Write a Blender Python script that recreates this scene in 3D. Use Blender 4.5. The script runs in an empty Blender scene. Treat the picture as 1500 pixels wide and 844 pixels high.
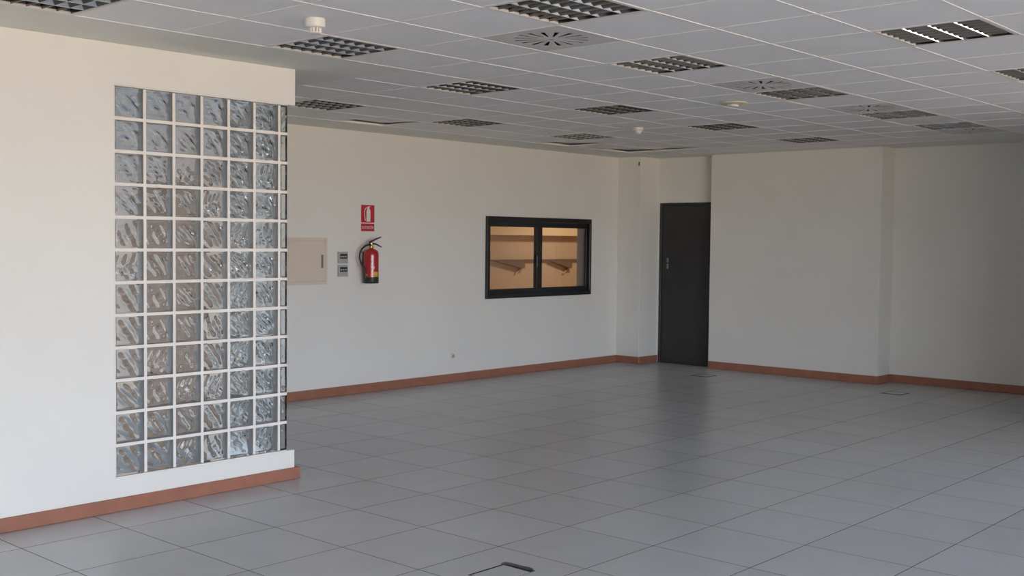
import bpy, bmesh, math, random
from mathutils import Vector, Matrix

# ------------------------------------------------------------------ camera, sky, exposure
scene = bpy.context.scene
COL = scene.collection
random.seed(7)
IMG_W, IMG_H, FPX = 1500.0, 844.0, 1644.849
YAW, PITCH, ROLL = 0.73226, -0.04209, 0.01020
CAM_Z = 1.665
ZC = 2.820                      # ceiling height
_f = Vector((math.cos(YAW) * math.cos(PITCH), math.sin(YAW) * math.cos(PITCH), math.sin(PITCH)))
_r = Vector((math.sin(YAW), -math.cos(YAW), 0.0))
_u = _r.cross(_f)
_R = math.cos(ROLL) * _r + math.sin(ROLL) * _u
_U = -math.sin(ROLL) * _r + math.cos(ROLL) * _u
cam_data = bpy.data.cameras.new('camera')
cam_data.sensor_width = 36.0
cam_data.sensor_fit = 'HORIZONTAL'
cam_data.lens = FPX / IMG_W * 36.0
cam_data.clip_start = 0.05
cam = bpy.data.objects.new('camera', cam_data)
COL.objects.link(cam)
cam.matrix_world = Matrix(((_R.x, _U.x, -_f.x, 0), (_R.y, _U.y, -_f.y, 0), (_R.z, _U.z, -_f.z, CAM_Z), (0, 0, 0, 1)))
scene.camera = cam

world = bpy.data.worlds.new('daylight')
scene.world = world
world.use_nodes = True
wn, wl = world.node_tree.nodes, world.node_tree.links
wn.clear()
w_out = wn.new('ShaderNodeOutputWorld')
w_bg = wn.new('ShaderNodeBackground')
w_tc = wn.new('ShaderNodeTexCoord')
w_sep = wn.new('ShaderNodeSeparateXYZ')
w_map = wn.new('ShaderNodeMapRange')
w_map.inputs['From Min'].default_value = -1
w_map.inputs['From Max'].default_value = 1
w_ramp = wn.new('ShaderNodeValToRGB')
cr = w_ramp.color_ramp
cr.elements[0].position, cr.elements[0].color = 0.0, (0.52, 0.415, 0.305, 1)      # sunlit sandy ground
cr.elements[1].position, cr.elements[1].color = 1.0, (0.20, 0.34, 0.72, 1)        # zenith
for p, c in ((0.485, (0.56, 0.455, 0.345, 1)), (0.515, (0.66, 0.71, 0.81, 1)), (0.68, (0.40, 0.56, 0.88, 1))):
    e = cr.elements.new(p)
    e.color = c
wl.new(w_tc.outputs['Generated'], w_sep.inputs[0])
wl.new(w_sep.outputs['Z'], w_map.inputs['Value'])
wl.new(w_map.outputs[0], w_ramp.inputs['Fac'])
wl.new(w_ramp.outputs['Color'], w_bg.inputs['Color'])
w_bg.inputs['Strength'].default_value = 25.8
wl.new(w_bg.outputs[0], w_out.inputs['Surface'])

vs = scene.view_settings
vs.view_transform = 'Standard'
vs.look = 'None'
vs.gamma = 1.0
vs.use_curve_mapping = False
vs.exposure = 0.0
scene.cycles.use_denoising = True
scene.cycles.max_bounces = 14
scene.cycles.diffuse_bounces = 6
scene.cycles.glossy_bounces = 5
scene.cycles.transmission_bounces = 10
scene.cycles.transparent_max_bounces = 12
scene.cycles.caustics_reflective = False
scene.cycles.caustics_refractive = True
scene.cycles.blur_glossy = 0.6
scene.cycles.sample_clamp_indirect = 6.0

# room plan (metres; x runs along the left wall away from the camera, y towards the left wall)
YP = 6.281       # glass block partition face
YB = 9.304       # back wall face
XR1 = 12.805     # right wall, nearer part
XR2 = 13.151     # right wall, set back part
XD = 12.95       # door plane
XCOL, YCOL = 12.522, 8.924   # boxed corner column
YS1 = 5.655      # where the right wall steps back
YF = -9.0        # window wall behind the camera
XL = -6.5        # wall at the photographer's left
XBLK, YBLK = 10.6, 2.6        # added unseen corner block that shades the right wall
CX, CY = 4.66808, 3.88354    # ceiling grid origin
FX, FY = 4.46281, 4.68968    # floor grid origin
T = 0.6

def portal(name, loc, rot, sx, sy):
    d = bpy.data.lights.new(name, 'AREA')
    d.shape = 'RECTANGLE'
    d.size, d.size_y = sx, sy
    d.cycles.is_portal = True
    o = bpy.data.objects.new(name, d)
    COL.objects.link(o)
    o.location, o.rotation_euler = loc, rot
    return o
WIN_A = (-6.2, 5.8, 0.30, 2.74)      # x0, x1, z0, z1 in the wall behind the camera
WIN_D = (-0.5, 1.35, 1.92, 2.5)        # y0, y1, z0, z1 in the wall at the photographer's right
XLOB = 0.0
WIN_C = (6.9, 8.9, 0.25, 1.7)         # y0, y1, z0, z1, window added to light the lobby
portal('window_portal', ((WIN_A[0] + WIN_A[1]) / 2, YF - 0.12, (WIN_A[2] + WIN_A[3]) / 2), (math.radians(90), 0, 0), WIN_A[1] - WIN_A[0], WIN_A[3] - WIN_A[2])
portal('window_portal', (XLOB - 0.12, (WIN_C[0] + WIN_C[1]) / 2, (WIN_C[2] + WIN_C[3]) / 2), (math.radians(90), 0, math.radians(-90)), WIN_C[1] - WIN_C[0], WIN_C[3] - WIN_C[2])

portal('window_portal', (XBLK + 0.12, (WIN_D[0] + WIN_D[1]) / 2, (WIN_D[2] + WIN_D[3]) / 2), (math.radians(90), 0, math.radians(90)), WIN_D[1] - WIN_D[0], WIN_D[3] - WIN_D[2])

# ------------------------------------------------------------------ helpers
def proj(p):
    d = Vector(p) - Vector((0, 0, CAM_Z))
    w = d.dot(_f)
    if w < 0.05:
        return None
    return IMG_W / 2 + FPX * d.dot(_R) / w, IMG_H / 2 - FPX * d.dot(_U) / w

def mat(name, color, rough=0.6, metal=0.0, spec=0.5, noise=None, bump=None, speck=None, coat=0.0, alpha=None):
    """principled material; noise=(scale, amount) colour mottling, bump=(scale, strength), speck=(scale, amount)"""
    m = bpy.data.materials.new(name)
    m.use_nodes = True
    n, l = m.node_tree.nodes, m.node_tree.links
    b = n['Principled BSDF']
    b.inputs['Base Color'].default_value = (*color, 1)
    b.inputs['Roughness'].default_value = rough
    b.inputs['Metallic'].default_value = metal
    b.inputs['Specular IOR Level'].default_value = spec
    b.inputs['Coat Weight'].default_value = coat
    tc = n.new('ShaderNodeTexCoord')
    geo = n.new('ShaderNodeNewGeometry')
    src = None
    for tag_, par in (('noise', noise), ('speck', speck)):
        if not par:
            continue
        t = n.new('ShaderNodeTexNoise')
        t.inputs['Scale'].default_value = par[0]
        t.inputs['Detail'].default_value = 4 if tag_ == 'noise' else 2
        l.new(geo.outputs['Position'], t.inputs['Vector'])
        mr = n.new('ShaderNodeMapRange')
        mr.inputs['From Min'].default_value = 0.3
        mr.inputs['From Max'].default_value = 0.7
        mr.inputs['To Min'].default_value = 1 - par[1]
        mr.inputs['To Max'].default_value = 1 + par[1]
        l.new(t.outputs['Fac'], mr.inputs['Value'])
        mx = n.new('ShaderNodeMix')
        mx.data_type = 'RGBA'
        mx.blend_type = 'MULTIPLY'
        mx.inputs['Factor'].default_value = 1
        if src is None:
            mx.inputs['A'].default_value = (*color, 1)
        else:
            l.new(src, mx.inputs['A'])
        l.new(mr.outputs[0], mx.inputs['B'])
        src = mx.outputs['Result']
    if src is not None:
        l.new(src, b.inputs['Base Color'])
    if bump:
        t = n.new('ShaderNodeTexNoise')
        t.inputs['Scale'].default_value = bump[0]
        t.inputs['Detail'].default_value = 3
        l.new(geo.outputs['Position'], t.inputs['Vector'])
        bp = n.new('ShaderNodeBump')
        bp.inputs['Strength'].default_value = bump[1]
        bp.inputs['Distance'].default_value = 0.004
        l.new(t.outputs['Fac'], bp.inputs['Height'])
        l.new(bp.outputs[0], b.inputs['Normal'])
    return m

def mat_vary(name, color, rough, amount, spec=0.5, noise=(3, .05), bump=None):
    """material whose brightness varies a little from piece to piece (object random)"""
    m = mat(name, color, rough, spec=spec, noise=noise, bump=bump)
    n, l = m.node_tree.nodes, m.node_tree.links
    b = n['Principled BSDF']
    src = b.inputs['Base Color'].links[0].from_socket
    oi = n.new('ShaderNodeObjectInfo')
    mr = n.new('ShaderNodeMapRange')
    mr.inputs['To Min'].default_value = 1 - amount
    mr.inputs['To Max'].default_value = 1 + amount
    l.new(oi.outputs['Random'], mr.inputs['Value'])
    mx = n.new('ShaderNodeMix')
    mx.data_type = 'RGBA'
    mx.blend_type = 'MULTIPLY'
    mx.inputs['Factor'].default_value = 1
    l.new(src, mx.inputs['A'])
    l.new(mr.outputs[0], mx.inputs['B'])
    l.new(mx.outputs['Result'], b.inputs['Base Color'])
    return m

def mat_glass(name, color, ior=1.5, rough=0.0):
    m = bpy.data.materials.new(name)
    m.use_nodes = True
    b = m.node_tree.nodes['Principled BSDF']
    b.inputs['Base Color'].default_value = (*color, 1)
    b.inputs['Roughness'].default_value = rough
    b.inputs['IOR'].default_value = ior
    b.inputs['Transmission Weight'].default_value = 1.0
    return m

def mat_pane(name):
    m = bpy.data.materials.new(name)
    m.use_nodes = True
    n, l = m.node_tree.nodes, m.node_tree.links
    n.remove(n['Principled BSDF'])
    out = n['Material Output']
    tr = n.new('ShaderNodeBsdfTransparent')
    tr.inputs['Color'].default_value = (0.86, 0.86, 0.84, 1)
    gl = n.new('ShaderNodeBsdfGlossy')
    gl.inputs['Roughness'].default_value = 0.02
    lw = n.new('ShaderNodeLayerWeight')
    lw.inputs['Blend'].default_value = 0.5
    pw = n.new('ShaderNodeMath')
    pw.operation = 'POWER'
    pw.inputs[1].default_value = 4.0
    l.new(lw.outputs['Facing'], pw.inputs[0])
    fr = n.new('ShaderNodeMapRange')
    fr.inputs['To Min'].default_value = 0.04
    fr.inputs['To Max'].default_value = 0.9
    l.new(pw.outputs[0], fr.inputs['Value'])
    mx = n.new('ShaderNodeMixShader')
    l.new(fr.outputs[0], mx.inputs['Fac'])
    l.new(tr.outputs[0], mx.inputs[1])
    l.new(gl.outputs[0], mx.inputs[2])
    l.new(mx.outputs[0], out.inputs['Surface'])
    return m

M = dict(
    plaster=mat('wall_plaster', (0.775, 0.76, 0.705), 0.75, spec=0.3, noise=(1.3, 0.02)),
    gypsum=mat('ceiling_gypsum', (0.82, 0.81, 0.75), 0.9, spec=0.2, noise=(2, 0.02)),
    tile=mat_vary('ceiling_tile_board', (0.89, 0.875, 0.86), 0.9, 0.015, spec=0.2, noise=(2.5, 0.02)),
    tbar=mat('grid_bar_enamel', (0.90, 0.85, 0.82), 0.9, spec=0.15, noise=(8, 0.03)),
    plenum=mat('plenum_dark', (0.035, 0.035, 0.035), 0.9),
    floor=mat_vary('floor_tile_vinyl', (0.50, 0.525, 0.545), 0.30, 0.05, spec=0.5, noise=(4, 0.04)),
    joint=mat('floor_joint', (0.06, 0.06, 0.065), 1.0, spec=0.0),
    skirting=mat('terracotta_skirting', (0.33, 0.140, 0.088), 0.42, spec=0.4, noise=(9, 0.10)),
    mortar=mat('white_mortar', (0.80, 0.76, 0.70), 0.8, noise=(30, 0.03)),
    glass=mat_glass('block_glass', (0.95, 0.975, 0.985), 1.5),
    frame=mat('black_aluminium', (0.012, 0.012, 0.014), 0.35, spec=0.5, noise=(20, 0.1)),
    pane=mat_pane('window_glass'),
    door=mat('dark_door_paint', (0.034, 0.034, 0.034), 0.40, spec=0.45, noise=(6, 0.1)),
    steel=mat('brushed_steel', (0.55, 0.54, 0.50), 0.3, metal=1.0, noise=(40, 0.05)),
    louvre=mat('mirror_aluminium', (0.72, 0.71, 0.70), 0.08, metal=1.0, noise=(60, 0.03)),
    crossblade=mat('cross_blade_aluminium', (0.17, 0.165, 0.16), 0.22, metal=1.0, noise=(60, 0.03)),
    housing=mat('lamp_housing', (0.16, 0.16, 0.165), 0.5, noise=(20, 0.05)),
    lampframe=mat('lamp_frame_white', (0.70, 0.67, 0.64), 0.45, noise=(15, 0.03)),
    tube=mat('unlit_tube', (0.72, 0.72, 0.70), 0.35, noise=(10, 0.02)),
    diffuser=mat('diffuser_plate', (0.66, 0.645, 0.63), 0.42, spec=0.4, noise=(5, 0.06)),
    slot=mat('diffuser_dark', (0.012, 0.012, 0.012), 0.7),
    plastic=mat('white_plastic', (0.78, 0.75, 0.69), 0.4, noise=(12, 0.03)),
    yellowed=mat('yellowed_plastic', (0.62, 0.58, 0.40), 0.4, noise=(12, 0.06)),
    greyplastic=mat('grey_plastic', (0.42, 0.42, 0.40), 0.45, noise=(12, 0.04)),
    lcd=mat('lcd_dark', (0.045, 0.055, 0.055), 0.2, noise=(30, 0.1)),
    key=mat('light_keys', (0.36, 0.37, 0.37), 0.4, noise=(30, 0.1)),
    cream=mat('cream_panel_enamel', (0.70, 0.60, 0.50), 0.45, noise=(5, 0.03)),
    panelgrey=mat('panel_handle_grey', (0.22, 0.21, 0.20), 0.4, noise=(20, 0.05)),
    red=mat('extinguisher_red', (0.42, 0.018, 0.022), 0.25, spec=0.5, noise=(10, 0.06), coat=0.3),
    signred=mat('sign_red', (0.50, 0.022, 0.045), 0.5, noise=(15, 0.04)),
    signwhite=mat('sign_white', (0.78, 0.75, 0.68), 0.5, noise=(15, 0.02)),
    rubber=mat('black_rubber', (0.018, 0.018, 0.02), 0.5, noise=(20, 0.1)),
    brass=mat('brass', (0.55, 0.38, 0.14), 0.35, metal=1.0, noise=(25, 0.08)),
    yellow=mat('label_yellow', (0.62, 0.40, 0.04), 0.5, noise=(20, 0.05)),
    hallwall=mat('hall_wall_tan', (0.60, 0.475, 0.37), 0.8, noise=(1.5, 0.05)),
    hallband=mat('hall_band_cream', (0.80, 0.66, 0.46), 0.7, noise=(2, 0.04)),
    halldark=mat('hall_dark_brown', (0.20, 0.145, 0.11), 0.7, noise=(6, 0.06)),  # ledge brown, also on the wedges that stand in for shadow
    lobby=mat('lobby_lining_tan', (0.62, 0.51, 0.40), 0.7, noise=(2, 0.05)),
    wood=mat('brown_wood', (0.25, 0.16, 0.10), 0.45, noise=(7, 0.15)),
    reveal=mat('reveal_grey', (0.72, 0.70, 0.68), 0.6, noise=(4, 0.03)),
    tape=mat('dark_gap_lining', (0.025, 0.027, 0.035), 0.6, noise=(20, 0.1)),
    boxrim=mat('floor_box_rim', (0.055, 0.06, 0.075), 0.45, noise=(20, 0.08)),
)

def add_box(bm, x0, x1, y0, y1, z0, z1):
    v = [bm.verts.new((x, y, z)) for z in (z0, z1) for y in (y0, y1) for x in (x0, x1)]
    for f in ((0, 2, 3, 1), (4, 5, 7, 6), (0, 1, 5, 4), (2, 6, 7, 3), (0, 4, 6, 2), (1, 3, 7, 5)):
        bm.faces.new([v[i] for i in f])
    return v

def add_prism(bm, pts, axis, a0, a1):
    """extrude a closed 2-D outline along x, y or z"""
    def mk(p, a):
        return {'x': (a, p[0], p[1]), 'y': (p[0], a, p[1]), 'z': (p[0], p[1], a)}[axis]
    A = [bm.verts.new(mk(p, a0)) for p in pts]
    B = [bm.verts.new(mk(p, a1)) for p in pts]
    bm.faces.new(A[::-1])
    bm.faces.new(B)
    n = len(pts)
    for i in range(n):
        bm.faces.new((A[i], A[(i + 1) % n], B[(i + 1) % n], B[i]))

def add_lathe(bm, prof, n=28, cx=0, cy=0, cap0=True, cap1=True):
    rings = []
    for r, z in prof:
        rings.append([bm.verts.new((cx + r * math.cos(2 * math.pi * k / n), cy + r * math.sin(2 * math.pi * k / n), z)) for k in range(n)])
    for a, b in zip(rings, rings[1:]):
        for k in range(n):
            bm.faces.new((a[k], a[(k + 1) % n], b[(k + 1) % n], b[k]))
    if cap0:
        bm.faces.new(rings[0][::-1])
    if cap1:
        bm.faces.new(rings[-1])

def add_tube(bm, pts, r, n=10):
    pts = [Vector(p) for p in pts]
    rings = []
    up = Vector((0, 1, 0.01)).normalized()
    for i, p in enumerate(pts):
        d = (pts[min(i + 1, len(pts) - 1)] - pts[max(i - 1, 0)]).normalized()
        a = d.cross(up)
        if a.length < 1e-4:
            a = d.cross(Vector((1, 0, 0)))
        a.normalize()
        b = d.cross(a)
        rr = r[i] if isinstance(r, (list, tuple)) else r
        rings.append([bm.verts.new(p + rr * (math.cos(2 * math.pi * k / n) * a + math.sin(2 * math.pi * k / n) * b)) for k in range(n)])
    for a, b in zip(rings, rings[1:]):
        for k in range(n):
            bm.faces.new((a[k], a[(k + 1) % n], b[(k + 1) % n], b[k]))
    bm.faces.new(rings[0][::-1])
    bm.faces.new(rings[-1])

def mesh(name, bm, m, smooth=False, bevel=0.0):
    bmesh.ops.recalc_face_normals(bm, faces=bm.faces[:])
    if bevel:
        bmesh.ops.bevel(bm, geom=bm.edges[:], offset=bevel, segments=1, affect='EDGES', clamp_overlap=True)
    me = bpy.data.meshes.new(name)
    bm.to_mesh(me)
    bm.free()
    me.materials.append(m)
    if smooth:
        for p in me.polygons:
            p.use_smooth = True
        me.set_sharp_from_angle(angle=math.radians(40))
    return me

def link(name, me, parent=None, loc=None, rot=None):
    o = bpy.data.objects.new(name, me)
    COL.objects.link(o)
    if loc is not None:
        o.location = loc
    if rot is not None:
        o.rotation_euler = rot
    if parent is not None:
        o.parent = parent
    return o

def part(name, bm, m, parent=None, smooth=False, bevel=0.0, loc=None, rot=None):
    return link(name, mesh(name, bm, m, smooth, bevel), parent, loc, rot)

def tag(o, label, cat, group=None, kind=None):
    o['label'] = label
    o['category'] = cat
    if group:
        o['group'] = group
    if kind:
        o['kind'] = kind
    return o

def empty(name, loc, rot=None):
    o = bpy.data.objects.new(name, None)
    o.empty_display_size = 0.1
    COL.objects.link(o)
    o.location = loc
    if rot is not None:
        o.rotation_euler = rot
    return o

def boxes(*bs):
    bm = bmesh.new()
    for b in bs:
        add_box(bm, *b)
    return bm

def copy_tree(o, parent=None):
    c = o.copy()
    COL.objects.link(c)
    c.parent = parent
    for ch in o.children:
        copy_tree(ch, c)
    return c

# ------------------------------------------------------------------ glass block partition (left wall)
BX0, PITCHX = 3.420, 0.2
BZ0, PITCHZ = 0.203, 0.1975
NCOL, NROW = 6, 12
BX1 = BX0 + NCOL * PITCHX                 # 4.62
BZ1 = BZ0 + NROW * PITCHZ                 # 2.573
XE = 4.750                                # free end of header and plinth
GX1 = 4.688                               # free end of the glass
YG = YP + 0.008                           # glass face, set just behind the plaster
RET = 3                                   # block columns in the return
YRET = YG + RET * 0.2
bm = bmesh.new()
add_prism(bm, [(XL, 0), (XE, 0), (XE, BZ0), (BX0, BZ0), (BX0, BZ1), (XE, BZ1), (XE, ZC), (XL, ZC)], 'y', YP, YP + 0.11)
wall_left = tag(part('wall_left', bm, M['plaster'], bevel=0.004), 'white plastered partition with a panel of glass blocks at its free end', 'wall', kind='structure')
bm = boxes((GX1 - 0.11, XE, YP + 0.11, YRET, BZ1, ZC),
           (GX1 - 0.11, XE, YP + 0.11, YRET, 0, BZ0),
           (GX1 - 0.11, XE, YRET, YB, 0, ZC))
wall_return = tag(part('wall_lobby', bm, M['plaster'], bevel=0.003), 'white return wall behind the free end of the glass block partition', 'wall', kind='structure')

bm = bmesh.new()
jt = 0.0195
for r in range(NROW + 1):
    z = BZ0 + r * PITCHZ
    h = jt / 2 if 0 < r < NROW else jt / 4
    add_box(bm, BX0, GX1 - 0.002, YG - 0.004, YG + 0.075, z - h, z + h)
for c in range(NCOL + 1):
    x = BX0 + c * PITCHX
    h = jt / 2 if 0 < c else jt / 5
    for r in range(NROW):
        add_box(bm, x - h, x + h, YG - 0.004, YG + 0.075, BZ0 + r * PITCHZ + jt / 2, BZ0 + (r + 1) * PITCHZ - jt / 2)
part('mortar_grid', bm, M['mortar'], wall_left)
bm = bmesh.new()
for r in range(NROW + 1):
    z = BZ0 + r * PITCHZ
    h = jt / 2 if 0 < r < NROW else jt / 4
    add_box(bm, BX1 + jt / 2, GX1 - 0.002, YG + 0.076, YRET, z - h, z + h)
for c in range(1, RET + 1):
    y = YG + c * 0.2
    for r in range(NROW):
        add_box(bm, BX1 + jt / 2, GX1 - 0.002, y - jt / 2, y + jt / 2, BZ0 + r * PITCHZ + jt / 2, BZ0 + (r + 1) * PITCHZ - jt / 2)
part('mortar_grid', bm, M['mortar'], wall_return)

def glass_block_mesh(name, w, h, d, seed, n=20):
    """hollow glass block: outer shell and inner cavity; the broad panes carry a cloud-shaped wave"""
    rnd = random.Random(seed)
    waves = []
    for k in range(5):
        a = rnd.uniform(0.35, 1.15) if k < 3 else rnd.uniform(-0.6, 2.6)
        fr = rnd.uniform(1.6, 3.5)
        waves.append((math.cos(a) * fr, math.sin(a) * fr, rnd.uniform(0, 6.28), rnd.uniform(0.5, 1.0)))
    def wave(s, t, ph):
        e = min(1.0, 5.0 * min(s, 1 - s)) * min(1.0, 5.0 * min(t, 1 - t))
        v = sum(am * math.sin(2 * math.pi * (u1 * s + u2 * t) + p0 + ph) for u1, u2, p0, am in waves)
        return e * v
    bm = bmesh.new()
    def shell(w, h, y0, y1, amp0, amp1, flip):
        def grid(y, amp, ph):
            g = []
            for j in range(n + 1):
                row = []
                for i in range(n + 1):
                    s, t = i / n, j / n
                    row.append(bm.verts.new(((s - 0.5) * w, y + amp * wave(s, t, ph), (t - 0.5) * h)))
                g.append(row)
            return g
        A, B = grid(y0, amp0, 0), grid(y1, amp1, 1.7)
        F = []
        for j in range(n):
            for i in range(n):
                F.append(bm.faces.new((A[j][i], A[j][i + 1], A[j + 1][i + 1], A[j + 1][i])))
                F.append(bm.faces.new((B[j][i], B[j + 1][i], B[j + 1][i + 1], B[j][i + 1])))
        rim = [(0, i) for i in range(n)] + [(j, n) for j in range(n)] + [(n, n - i) for i in range(n)] + [(n - j, 0) for j in range(n)]
        for k in range(len(rim)):
            a, b = rim[k], rim[(k + 1) % len(rim)]
            F.append(bm.faces.new((A[a[0]][a[1]], B[a[0]][a[1]], B[b[0]][b[1]], A[b[0]][b[1]])))
        if flip:
            bmesh.ops.reverse_faces(bm, faces=F)
    shell(w, h, 0.0, d, 0.0009, 0.0009, False)
    shell(w - 0.016, h - 0.016, 0.016, d - 0.016, 0.0032, 0.0032, True)
    me = bpy.data.meshes.new(name)
    bm.to_mesh(me)
    bm.free()
    me.materials.append(M['glass'])
    for p in me.polygons:
        p.use_smooth = True
    me.set_sharp_from_angle(angle=math.radians(50))
    return me
tag(part('lobby_tint_lining', boxes((GX1 - 0.125, GX1 - 0.1105, YRET + 0.01, YB - 0.001, 0, ZC - 0.001)), M['lobby']), 'tan lining added in the lobby to warm the glass blocks', 'wall', kind='structure')  # added tan sheet, warms the tone seen through the glass
# brown door added in the lobby so the blocks show darker contrast
ld = tag(empty('contrast_door', (GX1 - 0.1255, 7.55, 0)), 'brown wooden door added in the lobby for contrast in the glass blocks', 'door', kind='structure')
part('leaf', boxes((-0.03, 0, -0.40, 0.40, 0.01, 2.05)), M['wood'], ld)
part('frame', boxes((-0.04, 0, -0.47, -0.402, 0, 2.12), (-0.04, 0, 0.402, 0.47, 0, 2.12), (-0.04, 0, -0.402, 0.402, 2.052, 2.12)), M['halldark'], ld)
for z0_, z1_ in ((0.25, 0.95), (1.15, 1.9)):
    part('panel', boxes((-0.042, -0.0305, -0.28, 0.28, z0_, z1_)), M['wood'], ld)
GB = [glass_block_mesh('glass_block', PITCHX - jt + 0.002, PITCHZ - jt + 0.002, 0.072, s) for s in (3, 11, 29, 41)]
for r in range(NROW):
    for c in range(NCOL):
        q = random.random()
        me = GB[0] if q < 0.5 else GB[1 + int(random.random() * 3)]
        link('glass_block', me, wall_left, (BX0 + (c + 0.5) * PITCHX, YG, BZ0 + (r + 0.5) * PITCHZ))
for r in range(NROW):
    for c in range(RET):
        y = YG + c * 0.2
        y0 = y + (0.0 if c == 0 else jt / 2)
        y1 = y + 0.2 - jt / 2
        me = GB[(r + c) % 4]
        o = link('glass_block', me, wall_return, (GX1 - 0.001, (y0 + y1) / 2, BZ0 + (r + 0.5) * PITCHZ), (0, 0, math.radians(90)))
        o.scale = ((y1 - y0) / (PITCHX - jt), 0.8, 1)

# ------------------------------------------------------------------ other walls
W1 = dict(x0=9.862, x1=11.897, z0=0.958, z1=1.960)     # interior window in the back wall
TH = 0.20
bm = boxes((XLOB - 0.2, W1['x0'] + 0.01, YB, YB + TH, 0, 3.3), (W1['x1'] - 0.01, 13.5, YB, YB + TH, 0, 3.3),
           (W1['x0'] + 0.01, W1['x1'] - 0.01, YB, YB + TH, 0, W1['z0'] + 0.01), (W1['x0'] + 0.01, W1['x1'] - 0.01, YB, YB + TH, W1['z1'] - 0.01, 3.3))
wall_back = tag(part('wall_back', bm, M['plaster']), 'long white back wall with the interior window and fire extinguisher', 'wall', kind='structure')
bm = boxes((XR1, 13.6, YS1, 7.995, 0, 3.3))
wall_right = tag(part('wall_right', bm, M['plaster'], bevel=0.003), 'white right wall section just beside the dark door', 'wall', kind='structure')
bm = boxes((XR2, 13.6, YBLK, YS1 - 0.001, 0, 3.3))
tag(part('wall_right', bm, M['plaster']), 'white right wall section stepped back at the right edge of the photo', 'wall', kind='structure')
DZ, DY0, DY1 = 2.195, 8.00, 8.895
bm = boxes((XD, 13.6, 7.995, YCOL, DZ + 0.012, 3.3), (XD, 13.6, DY1, YCOL, 0, DZ + 0.012), (XD + 0.12, 13.6, 7.995, DY1, 0, DZ + 0.012))
tag(part('wall_door_niche', bm, M['plaster']), 'white wall above the dark door in the far corner niche', 'wall', kind='structure')
bm = boxes((XCOL, 13.6, YCOL, YB, 0, 3.3))
tag(part('wall_corner_column', bm, M['plaster'], bevel=0.004), 'white boxed corner column between back wall and dark door', 'wall', kind='structure')
# walls outside the frame
def wall_with_hole(axis, a0, a1, h0, h1, z0, z1, f0, f1):
    if axis == 'x':
        bs = [(a0, h0, f0, f1, 0, 3.3), (h1, a1, f0, f1, 0, 3.3), (h0, h1, f0, f1, 0, z0), (h0, h1, f0, f1, z1, 3.3)]
    else:
        bs = [(f0, f1, a0, h0, 0, 3.3), (f0, f1, h1, a1, 0, 3.3), (f0, f1, h0, h1, 0, z0), (f0, f1, h0, h1, z1, 3.3)]
    return boxes(*bs)
tag(part('wall_front', wall_with_hole('x', XL, XBLK, WIN_A[0], WIN_A[1], WIN_A[2], WIN_A[3], YF - 0.2, YF), M['plaster']), 'white window wall behind the camera', 'wall', kind='structure')
tag(part('wall_side', boxes((XL - 0.2, XL, YF - 0.2, YP + 0.05, 0, 3.3)), M['plaster']), 'white blank end wall at the left of the camera', 'wall', kind='structure')
tag(part('wall_lobby_end', wall_with_hole('y', YP + 0.11, YB, WIN_C[0], WIN_C[1], WIN_C[2], WIN_C[3], XLOB - 0.2, XLOB), M['plaster']), 'white end wall of the lobby behind the partition', 'wall', kind='structure')
bm = wall_with_hole('y', YF - 0.2, YBLK, WIN_D[0], WIN_D[1], WIN_D[2], WIN_D[3], XBLK, XBLK + 0.2)
add_box(bm, XBLK + 0.2, 13.6, YBLK - 0.2, YBLK, 0, 3.3)
tag(part('wall_shade_block', bm, M['plaster']), 'white unseen corner block added right of the camera to shade the right wall', 'wall', kind='structure')
def window_bars(name, axis, w, f0, label, n):
    root = empty(name, ((w[0] + w[1]) / 2, f0, w[2]) if axis == 'x' else (f0, (w[0] + w[1]) / 2, w[2]))
    tag(root, label, 'window', kind='structure')
    L = w[1] - w[0]
    H = w[3] - w[2]
    def add(nm, a0, a1, z0, z1):
        b = boxes((a0, a1, -0.03, 0.03, z0, z1)) if axis == 'x' else boxes((-0.03, 0.03, a0, a1, z0, z1))
        part(nm, b, M['frame'], root)
    add('sill', -L / 2, L / 2, 0, 0.06)
    add('head', -L / 2, L / 2, H - 0.06, H)
    for k in range(n + 1):
        a = -L / 2 + (L - 0.05) * k / n
        add('mullion', a, a + 0.05, 0.06, H - 0.06)
window_bars('window_2', 'x', WIN_A, YF - 0.06, 'long ribbon window behind the camera', 8)
window_bars('window_4', 'y', WIN_D, XBLK + 0.06, 'ribbon window in the wall to the right of the camera', 4)
window_bars('lobby_light_window', 'y', WIN_C, XLOB - 0.06, 'window added to light the lobby behind the glass block partition', 2)

# ------------------------------------------------------------------ skirting boards
BH, BT = 0.097, 0.014
def skirting(name, segs, label):
    bm = bmesh.new()
    for s in segs:
        add_box(bm, *s)
    tag(part(name, bm, M['skirting'], bevel=0.003), label, 'skirting', kind='structure')
skirting('baseboard_left', [(XL, XE + 0.034, YP - 0.02, YP - 0.0005, 0.001, 0.082), (XE + 0.0005, XE + 0.034, YP - 0.0005, YB - BT - 0.002, 0.001, 0.082)], 'terracotta skirting along the foot of the glass block partition')
skirting('baseboard_back', [(XE + 0.031, XCOL - BT, YB - BT, YB - 0.0005, 0.001, BH)], 'terracotta skirting along the foot of the back wall')
skirting('baseboard_corner', [(XCOL - BT, XCOL - 0.0005, YCOL - BT, YB - 0.001, 0.001, BH), (XCOL - 0.0005, XD - 0.001, YCOL - BT, YCOL - 0.0005, 0.001, BH)], 'terracotta skirting wrapping the boxed corner column')
skirting('baseboard_right', [(XR1 - BT, XR1 - 0.0005, YS1 - BT, 7.99, 0.001, BH), (XR1 - 0.0005, XR2 - BT - 0.001, YS1 - BT, YS1 - 0.0015, 0.001, BH)], 'terracotta skirting on the right wall section beside the door')
skirting('baseboard_right', [(XR2 - BT, XR2 - 0.0005, YBLK + 0.01, YS1 - BT - 0.002, 0.001, BH)], 'terracotta skirting on the stepped-back right wall at photo edge')

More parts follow.
